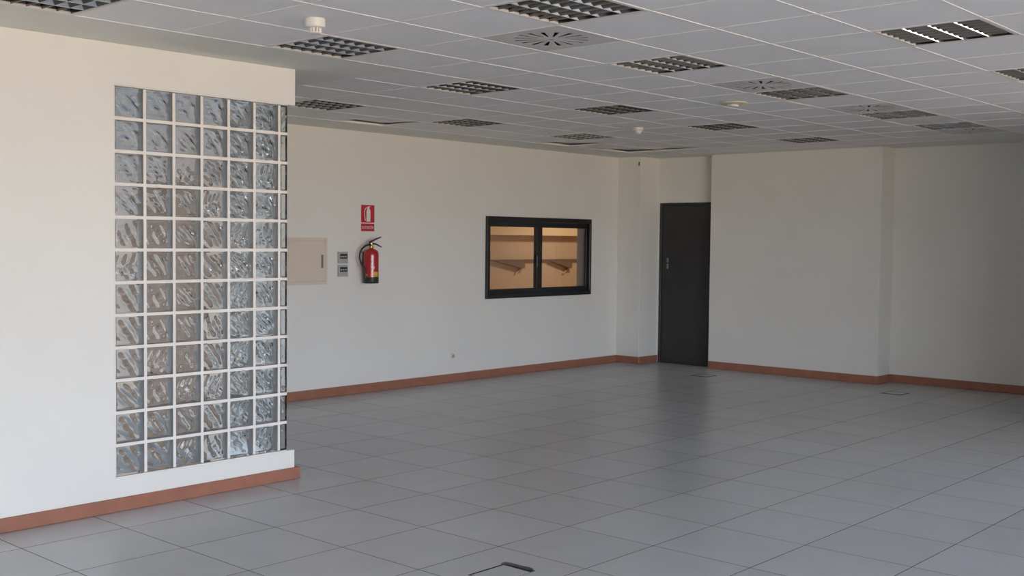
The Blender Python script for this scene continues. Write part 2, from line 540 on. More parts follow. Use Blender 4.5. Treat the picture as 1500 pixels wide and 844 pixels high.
# ------------------------------------------------------------------ floor
def in_room(x, y):
    if y > YB or x < XL or y < YF or x > XR2:
        return False
    if x > XBLK and y < YBLK:
        return False
    return True
bm = boxes((XL - 0.2, XBLK + 0.2, YF - 0.2, YB + 0.2, -0.06, -0.004), (XBLK + 0.2, 13.6, YBLK - 0.2, YB + 0.2, -0.06, -0.004))
floor = tag(part('floor', bm, M['joint']), 'grey raised floor of square vinyl tiles', 'floor', kind='structure')
gap = 0.0045
ft = boxes((-T / 2 + gap / 2, T / 2 - gap / 2, -T / 2 + gap / 2, T / 2 - gap / 2, -0.02, 0.0))
FT = mesh('floor_tile', ft, M['floor'])
def dark_edges(me):
    me.materials.append(M['joint'])
    for p in me.polygons:
        p.material_index = 0 if p.normal.z > 0.5 else 1
dark_edges(FT)
BOX_TILES = {(-1, 1): (0.5, 0.44), (12, -5): None, (12, -1): None}
tiles = []
for i in range(-24, 16):
    for j in range(-9, 24):
        x, y = FX + (i + 0.5) * T, FY - (j + 0.5) * T
        x0, x1, y0, y1 = x - T / 2, x + T / 2, y - T / 2, y + T / 2
        if x1 < XL or x0 > XR2 or y0 > YB or y1 < YF or (x0 > XBLK and y1 < YBLK):
            continue
        pts = [proj((a, b, 0)) for a in (x0, x1) for b in (y0, y1)]
        vis = 0
        if all(pts):
            xs, ys = [p[0] for p in pts], [p[1] for p in pts]
            if max(xs) > 0 and min(xs) < IMG_W and max(ys) > 0 and min(ys) < IMG_H and not (y0 > YP and x1 < XE):
                vis = (max(xs) - min(xs)) * (max(ys) - min(ys))
        tiles.append((vis, i, j, x, y))
tiles.sort(reverse=True)
rest = bmesh.new()
FLOOR_BOX_CELLS = {}
nt = 0
for vis, i, j, x, y in tiles:
    if (i, j) in ((-1, 1),):
        continue          # this tile carries the open floor box and is built below
    if vis > 0 and nt < 299:
        link('floor_tile', FT, floor, (x, y, 0))
        nt += 1
    else:
        add_box(rest, x - T / 2 + gap / 2, x + T / 2 - gap / 2, y - T / 2 + gap / 2, y + T / 2 - gap / 2, -0.02, 0)
o = part('floor_tiles', rest, M['floor'], floor)
dark_edges(o.data)
o['kind'] = 'stuff'

# tile with the cut-out for the near floor box
tx, ty = FX - 0.5 * T, FY - 1.5 * T
hx0, hx1 = FX - 0.82 * T, FX - 0.335 * T           # cut-out
hy1, hy0 = FY - 1.405 * T, FY - 1.735 * T
e0, e1, g0, g1 = tx - T / 2 + gap / 2, tx + T / 2 - gap / 2, ty - T / 2 + gap / 2, ty + T / 2 - gap / 2
bm = boxes((e0, hx0, g0, g1, -0.02, 0), (hx1, e1, g0, g1, -0.02, 0), (hx0, hx1, g0, hy0, -0.02, 0), (hx0, hx1, hy1, g1, -0.02, 0))
dark_edges(part('floor_tile', bm, M['floor'], floor).data)
fb = empty('floor_box', ((hx0 + hx1) / 2, (hy0 + hy1) / 2, 0))
tag(fb, 'floor socket box with its lid ajar at the bottom edge of the photo', 'floor box', 'floor socket boxes')
hw, hh = (hx1 - hx0) / 2, (hy1 - hy0) / 2
part('well', boxes((-hw + 0.002, hw - 0.002, -hh + 0.002, hh - 0.002, -0.0035, -0.0025)), M['tape'], fb)
bm = boxes((-hw + 0.012, hw - 0.040, -hh + 0.008, hh - 0.014, -0.0025, 0.0005))
part('lid', bm, M['floor'], fb, bevel=0.001)
bm = bmesh.new()       # torn dark seal bulging out of the gap
prof = [(hw - 0.047, hh - 0.004), (hw - 0.030, hh + 0.010), (hw - 0.004, hh + 0.006), (hw + 0.006, hh - 0.03), (hw + 0.004, hh - 0.09), (hw + 0.012, hh - 0.15),
        (hw + 0.004, hh - 0.178), (hw - 0.022, hh - 0.150), (hw - 0.026, hh - 0.07), (hw - 0.034, hh - 0.02)]
add_prism(bm, prof, 'z', 0.0, 0.005)
part('torn_seal', bm, M['boxrim'], fb, bevel=0.001)
for (ux, uy, lab) in ((12.62, -4.80, 'flush floor socket box in front of the dark door'), (12.88, -0.80, 'flush floor socket box near the step in the right wall')):
    b = empty('floor_box', (FX + ux * T, FY - uy * T, 0))
    tag(b, lab, 'floor box', 'floor socket boxes')
    s = 0.115
    part('rim', boxes((-s, s, -s, -s + 0.014, 0.0002, 0.004), (-s, -s + 0.022, -s, s, 0.0002, 0.004), (s - 0.012, s, -s, s, 0.0002, 0.004), (-s, s, s - 0.012, s, 0.0002, 0.004)), M['boxrim'], b)
    part('lid', boxes((-s + 0.024, s - 0.014, -s + 0.016, s - 0.014, 0.0002, 0.003)), M['floor'], b)

# ------------------------------------------------------------------ ceiling
LAMPS = [(-4, -3, 'recessed louvre light in the top left corner above the partition'),
         (-1, -3, 'blue-tinted louvre light beside the white smoke detector'),
         (-1, 0, 'large louvre light cut by the top edge, above the nearest air diffuser'),
         (2, -1, 'louvre light right of the nearest air diffuser, with bright lower corner'),
         (2, -4, 'louvre light at centre left, between partition and air diffuser'),
         (2, -7, 'dim louvre light half hidden by the glass block partition end'),
         (5, -7, 'dim louvre light beside the dislodged ceiling tile near back wall'),
         (5, -4, 'louvre light above the right half of the interior window'),
         (2, 2, 'louvre light with rows of sparkling reflections at upper right'),
         (5, 2, 'sparkling louvre light cut by the right edge of the photo'),
         (5, -1, 'louvre light next to the second air diffuser and yellowed disc'),
         (8, -1, 'louvre light next to the third air diffuser at right'),
         (10, -1, 'far right louvre light with an air diffuser just behind it'),
         (8, -4, 'distant louvre light above and right of the dark door'),
         (11, -4, 'farthest louvre light just above the right wall'),
         (8, -7, 'far louvre light near the back wall, left of the small dome sensor')]
DIFFS = [(-1 + 1, -1, 'nearest square air diffuser with radial slots, below the large louvre light'),
         (4, -1, 'second air diffuser, left of a louvre light above the yellowed disc'),
         (7, -1, 'third air diffuser, left of a louvre light at right'),
         (11, -1, 'farthest air diffuser, behind the far right louvre light')]
LOOSE = {(4, -8): (0.029, 0.012), (9, -8): (0.028, 0.0), (11, -8): (0.024, -0.016), (11, -7): (0.024, 0.012)}
occupied = {(j, i) for j, i, _ in LAMPS} | {(j, i) for j, i, _ in DIFFS}
J0, J1, I0, I1 = -22, 13, -8, 21
def cell_rect(j, i):
    return CX + j * T, CX + (j + 1) * T, CY - (i + 1) * T, CY - i * T
def grid_cell(j, i):
    x0, x1, y0, y1 = cell_rect(j, i)
    xm, ym = (x0 + x1) / 2, (y0 + y1) / 2
    if j < J0 or j >= J1 or i < I0 or i >= I1:
        return False
    if xm < CX + 1 * T and ym > CY + 3 * T:       # plain gypsum margin along the partition
        return False
    if x1 > XBLK and y0 < YBLK:
        return False
    return True
# gypsum margins and the structural slab above
gx, gy = CX + T, CY + 3 * T
bm = boxes((XL, gx, gy, YP, ZC, ZC + 0.02), (XE, gx, YP, YB, ZC, ZC + 0.02), (XLOB - 0.2, XE, YP, YB, ZC + 0.0005, ZC + 0.02),
           (gx, 13.55, CY + 8 * T, YB, ZC, ZC + 0.02), (CX + 13 * T, 13.55, YBLK, CY + 8 * T, ZC, ZC + 0.02),
           (XL, CX + J0 * T, YF, gy, ZC, ZC + 0.02), (XL, XBLK + 0.1, YF, CY - I1 * T, ZC, ZC + 0.02), (XBLK - 0.6, XBLK + 0.1, YF, YBLK + 0.6, ZC + 0.004, ZC + 0.02), (XBLK + 0.1, 13.5, YBLK - 0.1, YBLK + 0.6, ZC + 0.004, ZC + 0.02))
ceiling = tag(part('ceiling', bm, M['gypsum']), 'suspended ceiling of square grey tiles on a thin white grid with plain margins', 'ceiling', kind='structure')
part('slab', boxes((XL - 0.2, XBLK + 0.2, YF - 0.2, YP + 0.11, 3.28, 3.36), (XBLK + 0.2, 13.6, YBLK - 0.2, YP + 0.11, 3.28, 3.36), (XLOB - 0.2, 13.6, YP + 0.11, YB + 0.2, 3.28, 3.36)), M['plenum'], ceiling)
CT = mesh('ceiling_tile', boxes((-0.2945, 0.2945, -0.2945, 0.2945, 0.0015, 0.016)), M['tile'])
cells = []
for j in range(J0, J1):
    for i in range(I0, I1):
        if not grid_cell(j, i) or (j, i) in occupied:
            continue
        x0, x1, y0, y1 = cell_rect(j, i)
        pts = [proj((a, b, ZC)) for a in (x0, x1) for b in (y0, y1)]
        vis = 0
        if all(pts):
            xs, ys = [p[0] for p in pts], [p[1] for p in pts]
            if max(xs) > 0 and min(xs) < IMG_W and max(ys) > 0 and min(ys) < IMG_H:
                vis = (max(xs) - min(xs)) * (max(ys) - min(ys))
        cells.append((vis, j, i))
cells.sort(reverse=True)
rest = bmesh.new()
nc = 0
for vis, j, i in cells:
    x0, x1, y0, y1 = cell_rect(j, i)
    c = ((x0 + x1) / 2, (y0 + y1) / 2, ZC)
    if vis > 0 and nc < 300:
        o = link('ceiling_tile', CT, ceiling, c)
        if (j, i) in LOOSE:
            a, b = LOOSE[(j, i)]
            o.location.z += 0.024
            o.rotation_euler = (a, b, 0.03)
        nc += 1
    else:
        add_box(rest, x0 + 0.006, x1 - 0.006, y0 + 0.006, y1 - 0.006, ZC + 0.0015, ZC + 0.016)
if len(rest.verts):
    o = part('ceiling_tiles', rest, M['tile'], ceiling)
    o['kind'] = 'stuff'
# exposed grid bars, one object per run
BW = 0.006
def bar_runs(flags):
    runs, s = [], None
    for k, fl in enumerate(flags + [False]):
        if fl and s is None:
            s = k
        if not fl and s is not None:
            runs.append((s, k))
            s = None
    return runs
for j in range(J0, J1 + 1):            # bars along y at x = CX + j T
    flags = [grid_cell(j, i) or grid_cell(j - 1, i) for i in range(I0, I1)]
    x = CX + j * T
    for a, b in bar_runs(flags):
        ya, yb = CY - (I0 + b) * T, CY - (I0 + a) * T
        part('grid_bar', boxes((x - BW, x + BW, ya, yb, ZC - 0.0005, ZC + 0.0035)), M['tbar'], ceiling)
for i in range(I0, I1 + 1):            # bars along x at y = CY - i T
    flags = [grid_cell(j, i) or grid_cell(j, i - 1) for j in range(J0, J1)]
    y = CY - i * T
    for a, b in bar_runs(flags):
        xa, xb = CX + (J0 + a) * T, CX + (J0 + b) * T
        part('grid_bar', boxes((xa, xb, y - BW, y + BW, ZC - 0.0010, ZC + 0.0035)), M['tbar'], ceiling)

# ------------------------------------------------------------------ louvre lights
def make_lamp():
    """0.6 m recessed fitting: four tubes along x under parabolic louvre channels with cross blades"""
    r = empty('ceiling_light', (0, 0, ZC))
    s = 0.2905
    part('frame', boxes((-s, s, -s, -s + 0.014, -0.001, 0.012), (-s, s, s - 0.014, s, -0.001, 0.012), (-s, -s + 0.014, -s + 0.014, s - 0.014, -0.001, 0.012), (s - 0.014, s, -s + 0.014, s - 0.014, -0.001, 0.012)), M['lampframe'], r)
    part('housing', boxes((-s, s, -s, s, 0.095, 0.10), (-s, s, -s, -s + 0.004, 0.012, 0.095), (-s, s, s - 0.004, s, 0.012, 0.095), (-s, -s + 0.004, -s, s, 0.012, 0.095), (s - 0.004, s, -s, s, 0.012, 0.095)), M['housing'], r)
    inner = s - 0.014
    ch = 2 * inner / 4
    # long V blades between the channels (run along x)
    bl = bmesh.new()
    hz = 0.052
    prof = [(-0.004, 0.0), (0.004, 0.0), (0.009, 0.012), (0.018, 0.030), (0.030, hz), (-0.030, hz), (-0.018, 0.030), (-0.009, 0.012)]
    add_prism(bl, prof, 'x', -inner, inner)
    BL = mesh('long_blade', bl, M['louvre'], smooth=True)
    for k in range(1, 4):
        link('long_blade', BL, r, (0, -inner + k * ch, 0.002))
    # cross blades
    cb = bmesh.new()
    prof = [(-0.002, 0.0), (0.002, 0.0), (0.004, 0.012), (0.008, 0.030), (0.014, 0.046), (-0.014, 0.046), (-0.008, 0.030), (-0.004, 0.012)]
    n = 7
    add_prism(cb, prof, 'y', -inner, inner)
    CB = mesh('cross_blade', cb, M['crossblade'], smooth=True)
    for k in range(n + 1):
        x = -inner + 2 * inner * k / n
        o = link('cross_blade', CB, r, (max(-inner + 0.004, min(inner - 0.004, x)), 0, 0.0025))
        if k in (0, n):
            o.scale.x = 0.3
    tb = bmesh.new()
    add_tube(tb, [(-inner + 0.01, 0, 0), (inner - 0.01, 0, 0)], 0.013, 10)
    TB = mesh('tube', tb, M['tube'], smooth=True)
    for k in range(4):
        link('tube', TB, r, (0, -inner + (k + 0.5) * ch, 0.072))
    return r
lamp0 = make_lamp()
for k, (j, i, lab) in enumerate(LAMPS):
    o = lamp0 if k == 0 else copy_tree(lamp0)
    x0, x1, y0, y1 = cell_rect(j, i)
    o.location = ((x0 + x1) / 2, (y0 + y1) / 2, ZC)
    tag(o, lab, 'ceiling light', 'recessed louvre ceiling lights')

# ------------------------------------------------------------------ air diffusers
def make_diffuser():
    r = empty('air_diffuser', (0, 0, ZC))
    s, r0, r1, n = 0.289, 0.075, 0.215, 16
    bm = bmesh.new()
    seg = n * 6
    def ring(rad):
        return [bm.verts.new((rad * math.cos(2 * math.pi * k / seg), rad * math.sin(2 * math.pi * k / seg), 0)) for k in range(seg)]
    def square():
        out = []
        for k in range(seg):
            a = 2 * math.pi * (k) / seg
            c, sn = math.cos(a), math.sin(a)
            q = s / max(abs(c), abs(sn))
            out.append(bm.verts.new((q * c, q * sn, 0)))
        return out
    a, b, q = ring(r0), ring(r1), square()
    for k in range(seg):
        k2 = (k + 1) % seg
        bm.faces.new((b[k], b[k2], q[k2], q[k]))
        if k % 6 not in (0, 1):
            bm.faces.new((a[k], a[k2], b[k2], b[k]))
    bm.faces.new(a)
    res = bmesh.ops.extrude_face_region(bm, geom=bm.faces[:])
    for v in [g for g in res['geom'] if isinstance(g, bmesh.types.BMVert)]:
        v.co.z += 0.0012
    part('plate', bm, M['diffuser'], r)
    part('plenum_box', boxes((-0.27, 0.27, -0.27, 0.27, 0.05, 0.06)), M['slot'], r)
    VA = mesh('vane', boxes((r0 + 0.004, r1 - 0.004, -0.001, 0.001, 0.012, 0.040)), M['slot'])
    for k in range(0, n):
        ang = 2 * math.pi * (k * 6 + 1.0) / seg
        link('vane', VA, r, (0.006 * -math.sin(ang), 0.006 * math.cos(ang), 0), (0, 0, ang))
    cb = bmesh.new()
    add_lathe(cb, [(0.012, -0.004), (0.014, -0.002), (0.014, 0.0)], 12)
    part('centre_screw', cb, M['steel'], r, smooth=True)
    return r
diff0 = make_diffuser()
for k, (j, i, lab) in enumerate(DIFFS):
    o = diff0 if k == 0 else copy_tree(diff0)
    x0, x1, y0, y1 = cell_rect(j, i)
    o.location = ((x0 + x1) / 2, (y0 + y1) / 2, ZC + 0.001)
    tag(o, lab, 'air diffuser', 'square ceiling air diffusers')

# ------------------------------------------------------------------ detectors
def ceil_at(px, py):
    d = _f + _R * ((px - IMG_W / 2) / FPX) + _U * ((IMG_H / 2 - py) / FPX)
    t = (ZC - CAM_Z) / d.z
    return Vector((d.x * t, d.y * t, ZC))
p = ceil_at(461.5, 27.5)
sd = tag(empty('smoke_detector', p), 'white smoke detector with slotted nose hanging beside the blue-tinted louvre light', 'smoke detector')
bm = bmesh.new()
add_lathe(bm, [(0.053, 0.0), (0.054, -0.004), (0.054, -0.040), (0.050, -0.046), (0.036, -0.049)], 32)
part('base', bm, M['plastic'], sd, smooth=True)
bm = bmesh.new()
for k in range(10):
    a = 2 * math.pi * k / 10
    c, s_ = math.cos(a) * 0.026, math.sin(a) * 0.026
    add_box(bm, c - 0.005, c + 0.005, s_ - 0.005, s_ + 0.005, -0.070, -0.049)
part('cage', bm, M['plastic'], sd)
bm = bmesh.new()
add_lathe(bm, [(0.018, -0.049), (0.018, -0.070)], 16)
part('chamber', bm, M['greyplastic'], sd, smooth=True)
bm = bmesh.new()
add_lathe(bm, [(0.032, -0.070), (0.032, -0.074), (0.022, -0.080)], 24)
part('nose_cap', bm, M['plastic'], sd, smooth=True)

p = ceil_at(1074, 150)
yd = tag(empty('ceiling_sensor', p), 'flat yellowed round disc on the ceiling left of a louvre light', 'sensor')
bm = bmesh.new()
add_lathe(bm, [(0.115, -0.001), (0.115, -0.010), (0.100, -0.018), (0.055, -0.022)], 32)
part('disc', bm, M['yellowed'], yd, smooth=True)
bm = bmesh.new()
add_lathe(bm, [(0.045, -0.022), (0.042, -0.034), (0.020, -0.040)], 24)
part('lens', bm, M['plastic'], yd, smooth=True)

p = ceil_at(935, 187)
dm = tag(empty('dome_sensor', p), 'small white dome sensor on the far ceiling above the door corner', 'sensor')
bm = bmesh.new()
add_lathe(bm, [(0.052, -0.001), (0.052, -0.025), (0.046, -0.030)], 28)
part('base', bm, M['plastic'], dm, smooth=True)
bm = bmesh.new()
add_lathe(bm, [(0.036, -0.030), (0.034, -0.045), (0.024, -0.060), (0.010, -0.066)], 24)
part('dome', bm, M['plastic'], dm, smooth=True)

# ------------------------------------------------------------------ interior window in the back wall
win = tag(empty('window_1', ((W1['x0'] + W1['x1']) / 2, YB, W1['z0'])), 'black aluminium two-pane sliding window glowing orange in the back wall', 'window', kind='structure')
wx0, wx1 = W1['x0'] - win.location.x, W1['x1'] - win.location.x
wz1 = W1['z1'] - W1['z0']
fa, fb_ = -0.035, 0.045
part('frame', boxes((wx0, wx1, fa, fb_, 0, 0.055), (wx0, wx1, fa, fb_, wz1 - 0.058, wz1), (wx0, wx0 + 0.034, fa, fb_, 0.055, wz1 - 0.058), (wx1 - 0.039, wx1, fa, fb_, 0.055, wz1 - 0.058)), M['frame'], win, bevel=0.003)
def sash(x0, x1, y0, y1, sl, sr):
    z0, z1 = 0.056, wz1 - 0.059
    b, t = 0.058, 0.065
    s = part('sash', boxes((x0, x1, y0, y1, z0, z0 + b), (x0, x1, y0, y1, z1 - t, z1), (x0, x0 + sl, y0, y1, z0 + b, z1 - t), (x1 - sr, x1, y0, y1, z0 + b, z1 - t)), M['frame'], win, bevel=0.002)
    ym = (y0 + y1) / 2
    part('pane', boxes((x0 + sl - 0.004, x1 - sr + 0.004, ym - 0.002, ym + 0.002, z0 + b - 0.004, z1 - t + 0.004)), M['pane'], s)
    return s
xm = 10.842 - win.location.x
s1 = sash(wx0 + 0.035, xm + 0.052, -0.022, 0.004, 0.030, 0.104)
s2 = sash(xm - 0.052, wx1 - 0.040, 0.010, 0.036, 0.104, 0.022)
part('latch', boxes((xm - 0.060, xm - 0.048, -0.034, -0.023, 0.38, 0.52)), M['housing'], s1)
# grey reveal of the opening beyond the panes
ax0, ax1, az0, az1 = W1['x0'] + 0.012, W1['x1'] - 0.012, W1['z0'] + 0.012, W1['z1'] - 0.012
part('reveal', boxes((ax1 - 0.006, ax1, YB + 0.05, YB + TH, az0, az1), (ax0, ax0 + 0.006, YB + 0.05, YB + TH, az0, az1), (ax0, ax1, YB + 0.05, YB + TH, az0 - 0.004, az0), (ax0, ax1, YB + 0.05, YB + TH, az1, az1 + 0.004)), M['reveal'], wall_back)

# warm-lit hall behind that window
HY = 12.3
def hall_at(px, py, Y=HY):
    d = _f + _R * ((px - IMG_W / 2) / FPX) + _U * ((IMG_H / 2 - py) / FPX)
    t = Y / d.y
    return Vector((d.x * t, Y, CAM_Z + d.z * t))
HX0, HX1 = 8.5, 19.0
tag(part('wall_hall', boxes((HX0, HX1, HY, HY + 0.2, 0, 2.8)), M['hallwall']), 'tan hall wall seen through the interior window', 'wall', kind='structure')
tag(part('wall_hall_end', boxes((HX1, HX1 + 0.2, YB + TH, HY, 0, 2.8), (HX0 - 0.2, HX0, YB + TH, HY, 0, 2.8), (13.5, HX1, YB, YB + TH, 0, 2.8)), M['hallwall']), 'tan end walls of the hall beyond the interior window', 'wall', kind='structure')
tag(part('floor_hall', boxes((HX0, HX1, YB + TH, HY, -0.05, 0)), M['hallwall']), 'tan floor of the hall beyond the interior window', 'floor', kind='structure')
tag(part('ceiling_hall', boxes((HX0, HX1, YB + TH, HY, 2.8, 2.85)), M['hallband']), 'cream ceiling of the hall beyond the interior window', 'ceiling', kind='structure')
zl = hall_at(785, 381).z
zb = hall_at(785, 345).z
tag(part('trim_1', boxes((HX0, HX1, HY - 0.05, HY - 0.001, zl - 0.010, zl + 0.012)), M['halldark']), 'thin brown ledge across the hall wall seen through the window', 'ledge', kind='structure')
tag(part('trim_2', boxes((HX0, HX1, HY - 0.16, HY - 0.001, zb, zb + 0.16)), M['hallband']), 'bright cream band along the top of the view through the window', 'trim', kind='structure')
for (xa, xb, yb_, lab) in ((722, 764, 393, 'brown wedge standing in for the shadow under the ledge behind the left pane'), (801, 833, 393, 'brown wedge standing in for the shadow under the ledge behind the right pane')):
    A, B, Cc = hall_at(xa, 382), hall_at(xb, 382), hall_at(xb, yb_)
    x0, x1, dz = A.x, B.x, zl - 0.012 - Cc.z
    b = empty('wedge_shadow', ((x0 + x1) / 2, HY - 0.05, zl))  # solid dark wedge in place of a triangular shadow under the ledge
    tag(b, lab, 'shadow', 'wedge shadows in the hall')
    hx = (x1 - x0) / 2
    bm = bmesh.new()
    add_prism(bm, [(-hx, -0.0115), (hx, -0.0115), (hx, -0.012 - dz), (hx - 0.05, -0.012 - dz)], 'y', -0.03, 0.049)
    part('wedge', bm, M['halldark'], b)
    bm = bmesh.new()
    add_prism(bm, [(hx - 0.06, -0.012 - dz), (hx, -0.012 - dz), (hx - 0.16, -0.10 - dz), (hx - 0.19, -0.10 - dz)], 'y', 0.02, 0.049)
    part('shadow_tail', bm, M['hallwall'], b)  # thin sliver shaped as the faint diagonal end of that shadow
def hall_lamp(x, y, w):
    r = tag(empty('hall_lamp', (x, y, 2.8)), 'warm round lamp on the hall ceiling beyond the window', 'lamp')
    bm = bmesh.new()
    add_lathe(bm, [(0.15, -0.001), (0.15, -0.02), (0.13, -0.03)], 24)
    part('lamp_base', bm, M['hallband'], r, smooth=True)
    d = bpy.data.lights.new('warm_bulb', 'AREA')
    d.shape = 'DISK'
    d.size = 0.5
    d.energy = w
    d.color = (1.0, 0.78, 0.58)
    o = bpy.data.objects.new('warm_bulb', d)
    COL.objects.link(o)
    o.parent = r
    o.location = (0, 0, -0.05)
hall_lamp(14.6, 10.7, 48)

# ------------------------------------------------------------------ door
dr = tag(empty('door_1', (XD, (DY0 + DY1) / 2, 0)), 'plain dark grey door in the far corner niche', 'door', kind='structure')
hw = (DY1 - DY0) / 2
part('jamb', boxes((-0.010, 0.10, hw - 0.032, hw - 0.001, 0, DZ + 0.01), (-0.010, 0.10, -hw + 0.001, -hw + 0.032, 0, DZ + 0.01), (-0.010, 0.10, -hw + 0.032, hw - 0.032, DZ - 0.022, DZ + 0.01)), M['door'], dr, bevel=0.002)
part('leaf', boxes((0.006, 0.05, -hw + 0.035, hw - 0.035, 0.006, DZ - 0.026)), M['door'], dr, bevel=0.002)
hd = part('handle_plate', boxes((-0.001, 0.0055, hw - 0.145, hw - 0.118, 1.30, 1.45)), M['panelgrey'], dr, bevel=0.001)
hd['label'] = 'dull metal handle plate'
bm = bmesh.new()
add_tube(bm, [(0.0, hw - 0.131, 1.38), (-0.045, hw - 0.131, 1.38), (-0.05, hw - 0.14, 1.38), (-0.05, hw - 0.22, 1.38)], 0.008, 8)
part('lever', bm, M['door'], hd, smooth=True)
part('threshold', boxes((-0.02, 0.10, -hw + 0.033, hw - 0.033, 0.0, 0.005)), M['frame'], dr)

# ------------------------------------------------------------------ things on the back wall
# electrical cabinet, its left side hidden by the partition
px0, px1, pz0, pz1 = 6.80, 7.440, 1.190, 1.676
ec = tag(empty('electrical_cabinet', ((px0 + px1) / 2, YB, pz0)), 'cream flush electrical cabinet half hidden behind the glass block partition', 'cabinet')
w2, H = (px1 - px0) / 2, pz1 - pz0
part('frame', boxes((-w2, w2, -0.016, -0.001, 0, 0.030), (-w2, w2, -0.016, -0.001, H - 0.030, H), (-w2, -w2 + 0.03, -0.016, -0.001, 0.03, H - 0.03), (w2 - 0.03, w2, -0.016, -0.001, 0.03, H - 0.03)), M['cream'], ec, bevel=0.002)
ed = part('door', boxes((-w2 + 0.032, w2 - 0.034, -0.020, -0.001, 0.033, H - 0.033)), M['cream'], ec, bevel=0.002)
hdl = part('handle', boxes((w2 - 0.085, w2 - 0.060, -0.027, -0.0205, 0.17, 0.31)), M['panelgrey'], ed, bevel=0.002)
hdl['label'] = 'grey recessed handle strip'

def thermostat(z, lab):
    t = tag(empty('thermostat', (7.649, YB, z)), lab, 'thermostat', 'wall thermostats')
    part('case', boxes((-0.065, 0.065, -0.024, -0.001, 0, 0.124)), M['greyplastic'], t, bevel=0.004)
    s = part('screen', boxes((-0.046, 0.052, -0.0255, -0.0242, 0.050, 0.102)), M['lcd'], t)
    for k, (a, b) in enumerate(((-0.040, -0.018), (-0.010, 0.012), (0.020, 0.042))):
        part('display_mark', boxes((a, b, -0.0262, -0.0256, 0.064, 0.080)), M['key'], s)
    for k in range(3):
        part('button', boxes((-0.04 + k * 0.03, -0.022 + k * 0.03, -0.028, -0.0242, 0.018, 0.030)), M['greyplastic'], t)
thermostat(1.406, 'upper of the two grey thermostats left of the fire extinguisher')
thermostat(1.267, 'lower of the two grey thermostats left of the fire extinguisher')

# pictogram sign and word sign
sx0, sx1 = 7.909, 8.094
sg = tag(empty('extinguisher_sign', ((sx0 + sx1) / 2, YB, 1.845)), 'red sign with a white fire extinguisher pictogram above the extinguisher', 'sign')
w2, H = (sx1 - sx0) / 2, 0.190
part('plate', boxes((-w2, w2, -0.004, -0.001, 0, H)), M['signred'], sg)
bm = bmesh.new()
out = [(-0.020, 0.012), (0.034, 0.012), (0.036, 0.120), (0.030, 0.142), (0.018, 0.152), (0.018, 0.164), (0.032, 0.172), (0.030, 0.178), (-0.012, 0.170), (-0.006, 0.152), (-0.014, 0.142), (-0.020, 0.120)]
add_prism(bm, out, 'y', -0.0055, -0.0041)
part('pictogram', bm, M['signwhite'], sg)
bm = bmesh.new()
arc = [(-0.008 + 0.0, 0.160)] + [(-0.012 - 0.036 * math.sin(a), 0.118 + 0.042 * math.cos(a)) for a in [0.2, 0.6, 1.0, 1.4, 1.6]] + [(-0.046, 0.07), (-0.036, 0.02)]
def ribbon(bm, pts, w, y0, y1):
    L, Rr = [], []
    for k, p in enumerate(pts):
        a, b = pts[max(k - 1, 0)], pts[min(k + 1, len(pts) - 1)]
        dx, dz = b[0] - a[0], b[1] - a[1]
        q = math.hypot(dx, dz)
        nx, nz = -dz / q * w / 2, dx / q * w / 2
        L.append((p[0] + nx, p[1] + nz))
        Rr.append((p[0] - nx, p[1] - nz))
    for k in range(len(pts) - 1):
        add_prism(bm, [L[k], L[k + 1], Rr[k + 1], Rr[k]], 'y', y0, y1)
ribbon(bm, arc, 0.008, -0.0053, -0.0041)
part('hose_mark', bm, M['signwhite'], sg)

ws = tag(empty('word_sign', ((sx0 + sx1) / 2, YB, 1.752)), 'small red sign reading EXTINTOR just above the extinguisher', 'sign')
part('plate', boxes((-w2, w2, -0.004, -0.001, 0, 0.082)), M['signred'], ws)
cu = bpy.data.curves.new('lettering', 'FONT')
cu.body = 'EXTINTOR'
cu.size = 0.042
cu.align_x = 'CENTER'
cu.extrude = 0.0005
tmp = bpy.data.objects.new('tmp_text', cu)
COL.objects.link(tmp)
bpy.context.view_layer.update()
tme = bpy.data.meshes.new_from_object(tmp.evaluated_get(bpy.context.evaluated_depsgraph_get()))
bpy.data.objects.remove(tmp)
tme.materials.clear()
tme.materials.append(M['signwhite'])
xs = [v.co.x for v in tme.vertices]
o = link('lettering', tme, ws, (0, -0.0048, 0.026), (math.radians(90), 0, 0))
o.scale = (0.162 / (max(xs) - min(xs)), 1, 1)

# fire extinguisher
exr, exy = 0.080, YB - 0.105
fe = tag(empty('fire_extinguisher', (7.965, exy, 1.192)), 'red fire extinguisher with black hose hung on the back wall', 'fire extinguisher')
HB = 0.372
bm = bmesh.new()
add_lathe(bm, [(exr, 0.066), (exr, 0.300), (exr * 0.985, 0.322), (exr * 0.90, 0.345), (exr * 0.66, 0.362), (0.026, HB), (0.022, HB + 0.006)], 36)
body = part('cylinder', bm, M['red'], fe, smooth=True)
bm = bmesh.new()
add_lathe(bm, [(exr * 0.96, 0.0), (exr * 1.02, 0.006), (exr * 1.02, 0.064), (exr * 1.0, 0.068)], 36)
part('foot_ring', bm, M['rubber'], fe, smooth=True)
bm = bmesh.new()
add_lathe(bm, [(0.021, HB + 0.004), (0.024, HB + 0.012), (0.024, HB + 0.026), (0.017, HB + 0.030), (0.017, HB + 0.062)], 20)
part('valve', bm, M['brass'], fe, smooth=True)
